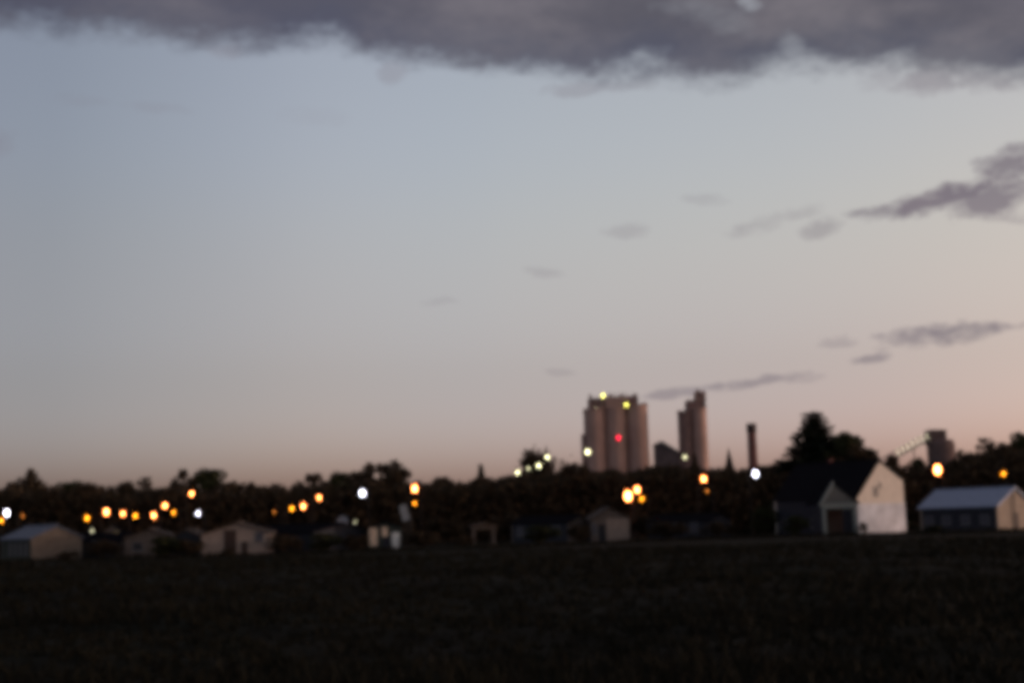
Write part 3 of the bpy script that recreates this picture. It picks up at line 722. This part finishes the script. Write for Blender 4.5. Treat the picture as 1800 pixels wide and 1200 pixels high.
hor = 918 - (pxs - 900) * .028
Ht = (hor - tops) / FPX * Ds + CAM_H
cz = Ht * g_.random(n_) ** .8
me = leaf_mesh('woodland_belt', np.stack([gx, Ds, cz + .1], 1), g_.uniform(.35, .75, n_), M_LEAF, g_)
tag(obj('woodland_belt', me), 'dark mass of undergrowth filling the space below the treetops', 'woodland', kind='stuff')
# shrubs by the buildings
def shrub(px, ytop, hw, D, label, m_i=0):
    tm, cm = VAR['round'][m_i]; H0, W0 = SIZ['round'][m_i]
    o = thing('shrub', ground_at(px, D), 40 * m_i, label, 'shrub', 'shrubs by the buildings'); wd = 2 * hw * D / FPX
    o.scale = (wd / W0, wd / W0, hgt(px, ytop, D) / H0)
    obj('stem', tm, o); obj('foliage', cm, o)
shrub(120, 968, 20, 156, 'low dark shrub in front of the far-left beige gable', 0)
shrub(1518, 916, 9, 190, 'small dark shrub between porch and white house wall', 1)
shrub(1640, 922, 22, 178, 'dark low shrub before the blue-roofed building', 2)
shrub(780, 905, 34, 205, 'broad dark shrub right of the pale tilted board', 3)
shrub(900, 900, 40, 208, 'broad dark shrub right of the open shelter', 1)
shrub(1140, 902, 34, 208, 'dark shrub right of the small beige house', 0)
shrub(1345, 890, 30, 208, 'dark shrub left of the porch with pale posts', 2)
for a in [(180, 948, 30, 158, 'dark shrub before the slate-coloured shed on the left', 1), (287, 942, 34, 156, 'dark shrub hiding the right half of the brown-roofed shed', 2),
          (333, 946, 24, 157, 'dark shrub just left of the bright pinkish gable', 3), (402, 962, 12, 156, 'little dark shrub below the tall dark doorway', 0),
          (500, 938, 32, 160, 'dark shrub right of the bright pinkish gable', 1), (568, 936, 36, 165, 'dark shrub before the middle of the long unlit shed', 2), (626, 938, 24, 166, 'dark shrub left of the tall lit-coloured panel', 0),
          (742, 932, 30, 168, 'dark shrub right of the white shed door', 3), (815, 940, 20, 172, 'small dark shrub left of the open shelter', 1), (950, 922, 40, 180, 'wide dark shrub before the low slate house', 2),
          (1020, 920, 22, 184, 'dark shrub at left corner of the small beige house', 0), (1175, 914, 34, 188, 'dark shrub before left end of the long dark house', 3),
          (1262, 916, 32, 188, 'dark shrub before right end of the long dark house', 1), (1400, 905, 26, 186, 'dark shrub before the left side of the white house', 2)]: shrub(*a)
shrub(520, 915, 44, 196, 'dark shrub behind the long unlit shed', 3)

# ------------------------------------------------------------------ lamps
E_ORANGE = ('sodium_big', (1.0, .46, .12), 42)
KIND = {'orange': emit('sodium_light', (1.0, .24, .055), 34), 'yellow': emit('yellow_sodium_light', (1.0, .30, .012), 12), 'amber': emit('dim_amber_light', (1.0, .30, .04), 3.0),
        'white': emit('white_lamp_light', (.84, .82, 1.0), 20), 'pale': emit('pale_light', (1.0, .92, .6), 3.5), 'flood': emit('floodlight_light', (1.0, .95, .52), 9),
        'lime': emit('yellow_floodlight_light', (1.0, .93, .16), 9), 'red': emit('red_light', (1.0, .012, .05), 7), 'dimflood': emit('dim_floodlight_light', (1.0, .95, .55), 2.2)}
GLOBE = {}
def globe(r, m, tall=1.5):
    key = (r, m.name)
    if key not in GLOBE:
        prof = [(max(.01, r * math.sin(math.pi * i / 8)), -r * tall * math.cos(math.pi * i / 8)) for i in range(9)]
        GLOBE[key] = MB().lathe(prof, 12).mesh('bulb', m, True)
    return GLOBE[key]
def street_lamp(px, py, D, kind, r, label, arm=1):
    r *= .85
    p = at(px, py, D)
    o = thing('street_lamp', (p.x + .9 * arm, p.y + .4, 0), 0, label, 'street lamp', 'street lamps of the village')
    hp_ = p.z + .75
    MB().tube([(0, 0, -.2), (0, 0, hp_ * .5), (0, 0, hp_)], [.11, .085, .06], 8).build('pole', M_METALP, o)
    MB().tube([(0, 0, hp_ - .05), (-.45 * arm, -.2, hp_ + .15), (-.9 * arm, -.4, hp_ + .05)], .04, 6).build('arm', M_METALP, o)
    MB().lathe([(.05, p.z + r * 1.5 + .3), (r * .75, p.z + r * 1.5 + .02), (r * .8, p.z + r * 1.5 - .06)][::-1], 12, (-.9 * arm, -.4)).build('lamp_hood', M_METALP, o)
    b_ = obj('bulb', globe(r, KIND[kind]), o); b_.location = (-.9 * arm, -.4, p.z)
    return o
LAMPS = [
 (12, 901, 215, 'white', 0.30, 'large bluish white lamp at the left edge'),
 (2, 914, 212, 'yellow', 0.20, 'yellow lamp cut by the left edge below the white lamp'),
 (40, 906, 220, 'amber', 0.13, 'dim amber lamp right of the large white lamp at left edge'),
 (153, 910, 215, 'yellow', 0.23, 'yellow lamp, first on the left of the left orange row'),
 (187, 899, 215, 'orange', 0.30, 'largest glaring lamp of the left orange row'),
 (216, 902, 216, 'orange', 0.21, 'orange lamp just right of the largest one in the left row'),
 (238, 906, 217, 'yellow', 0.21, 'deep yellow lamp in the middle of the left row'),
 (270, 905, 216, 'orange', 0.24, 'orange lamp right of the deep yellow one in the left row'),
 (290, 888, 218, 'orange', 0.24, 'raised orange lamp left of the bluish small lamp'),
 (305, 900, 219, 'yellow', 0.17, 'small yellow lamp just right below the raised orange lamp'),
 (337, 867, 220, 'orange', 0.22, 'highest orange lamp on the left, against the trees'),
 (348, 902, 214, 'white', 0.17, 'small bluish white lamp right of the left orange row'),
 (162, 932, 205, 'pale', 0.13, 'small pale lamp low beneath the first yellow lamp'),
 (482, 899, 220, 'amber', 0.13, 'faint amber lamp left of three slanting orange lamps'),
 (513, 893, 218, 'yellow', 0.21, 'lower left yellow lamp of three slanting lamps'),
 (533, 889, 217, 'orange', 0.24, 'middle and brightest of three slanting lamps'),
 (561, 874, 217, 'orange', 0.20, 'upper right lamp of three slanting lamps'),
 (637, 866, 213, 'white', 0.30, 'bright white lamp in front of the tallest left tree'),
 (624, 917, 210, 'pale', 0.10, 'tiny pale lamp beside the bluish house end'),
 (729, 858, 215, 'orange', 0.34, 'lone high orange lamp right of the bright white lamp'),
 (729, 884, 213, 'yellow', 0.15, 'small yellow lamp directly below the lone orange lamp'),
 (1104, 871, 214, 'orange', 0.52, 'biggest orange lamp in the cluster of three below the silos'),
 (1120, 860, 216, 'orange', 0.32, 'upper lamp in the cluster of three below the silos'),
 (1128, 876, 212, 'yellow', 0.20, 'small lower yellow lamp in the cluster of three below silos'),
 (1237, 841, 217, 'orange', 0.28, 'orange lamp below the stepped silo tower'),
 (1243, 862, 213, 'amber', 0.14, 'faint amber lamp below the lamp by the stepped tower'),
 (1328, 832, 214, 'white', 0.30, 'bright white lamp directly below the brick chimney'),
 (1648, 825, 214, 'orange', 0.50, 'glaring orange lamp in front of the elevator tower'),
 (1764, 832, 214, 'yellow', 0.19, 'small yellow lamp before the trees at right edge'),
]
for i, l in enumerate(LAMPS): street_lamp(*l, arm=1 if i % 2 else -1)
def mast(px, py, D, kind, r, label):
    r *= 1.05
    p = at(px, py, D)
    o = thing('floodlight_mast', (p.x, p.y + .8, 0), 0, label, 'floodlight', 'floodlight masts near the silos')
    MB().tube([(0, 0, -.2), (0, 0, p.z * .5), (0, 0, p.z + 1)], [.25, .18, .1], 8).build('pole', M_METALP, o)
    MB().box(-r * 1.1, r * 1.1, -.55, -.1, p.z - r * 1.1, p.z + r * 1.1).build('housing', M_METALP, o)
    b_ = MB().lathe([(r, -.1), (r * .98, .05), (r * .6, .22)], 14).build('lens', KIND[kind], o); b_.rotation_euler = (R(90), 0, 0); b_.location = (0, -.66, p.z)
    return o
for a in [(910, 830, 285, 'flood', .27, 'leftmost and lowest small white floodlight by the bare trees'),
          (929, 823, 285, 'dimflood', .24, 'dim small floodlight between the two left white ones'),
          (947, 818, 285, 'flood', .26, 'third small white floodlight from the left by the bare trees'),
          (962, 803, 285, 'flood', .25, 'highest small white floodlight by the bare trees'),
          (1033, 794, 560, 'flood', .62, 'white floodlight at the left edge of the big silos'),
          (1204, 803, 560, 'dimflood', .62, 'pale floodlight at the foot of the stepped silo tower')]: mast(*a)
def wall_light(px, py, kind, r, label, cat, y, par_h=None, name='roof_floodlight'):
    r *= 1.05
    p = at(px, py, D_S + y)
    o = thing(name, p, 0, label, cat, None)
    MB().box(-r * 1.2, r * 1.2, .06, .5, -r * 1.2, r * 1.2).build('housing', M_METALP, o)
    b_ = MB().lathe([(r, 0), (r * .98, .15), (r * .6, .35)], 14).build('lens', KIND[kind], o); b_.rotation_euler = (R(90), 0, 0); b_.location = (0, .05, 0)
    MB().tube([(0, .3, 0), (0, .3, -2.4)], .08, 6).build('bracket', M_METALP, o)
D_S = 640
wall_light(1060, 695, 'lime', .5, 'yellow-green floodlight on the rooftop of the big silos, left one', 'floodlight', -3.0)
wall_light(1101, 711, 'lime', .46, 'yellow-green floodlight on the big silos, right one', 'floodlight', -4.0)
wall_light(1048, 717, 'dimflood', .34, 'dim small light near the top left of the big silos', 'floodlight', -3.2)
wall_light(1087, 769, 'red', .6, 'red warning light in the middle of the big silos', 'warning light', -5.6, name='warning_light')
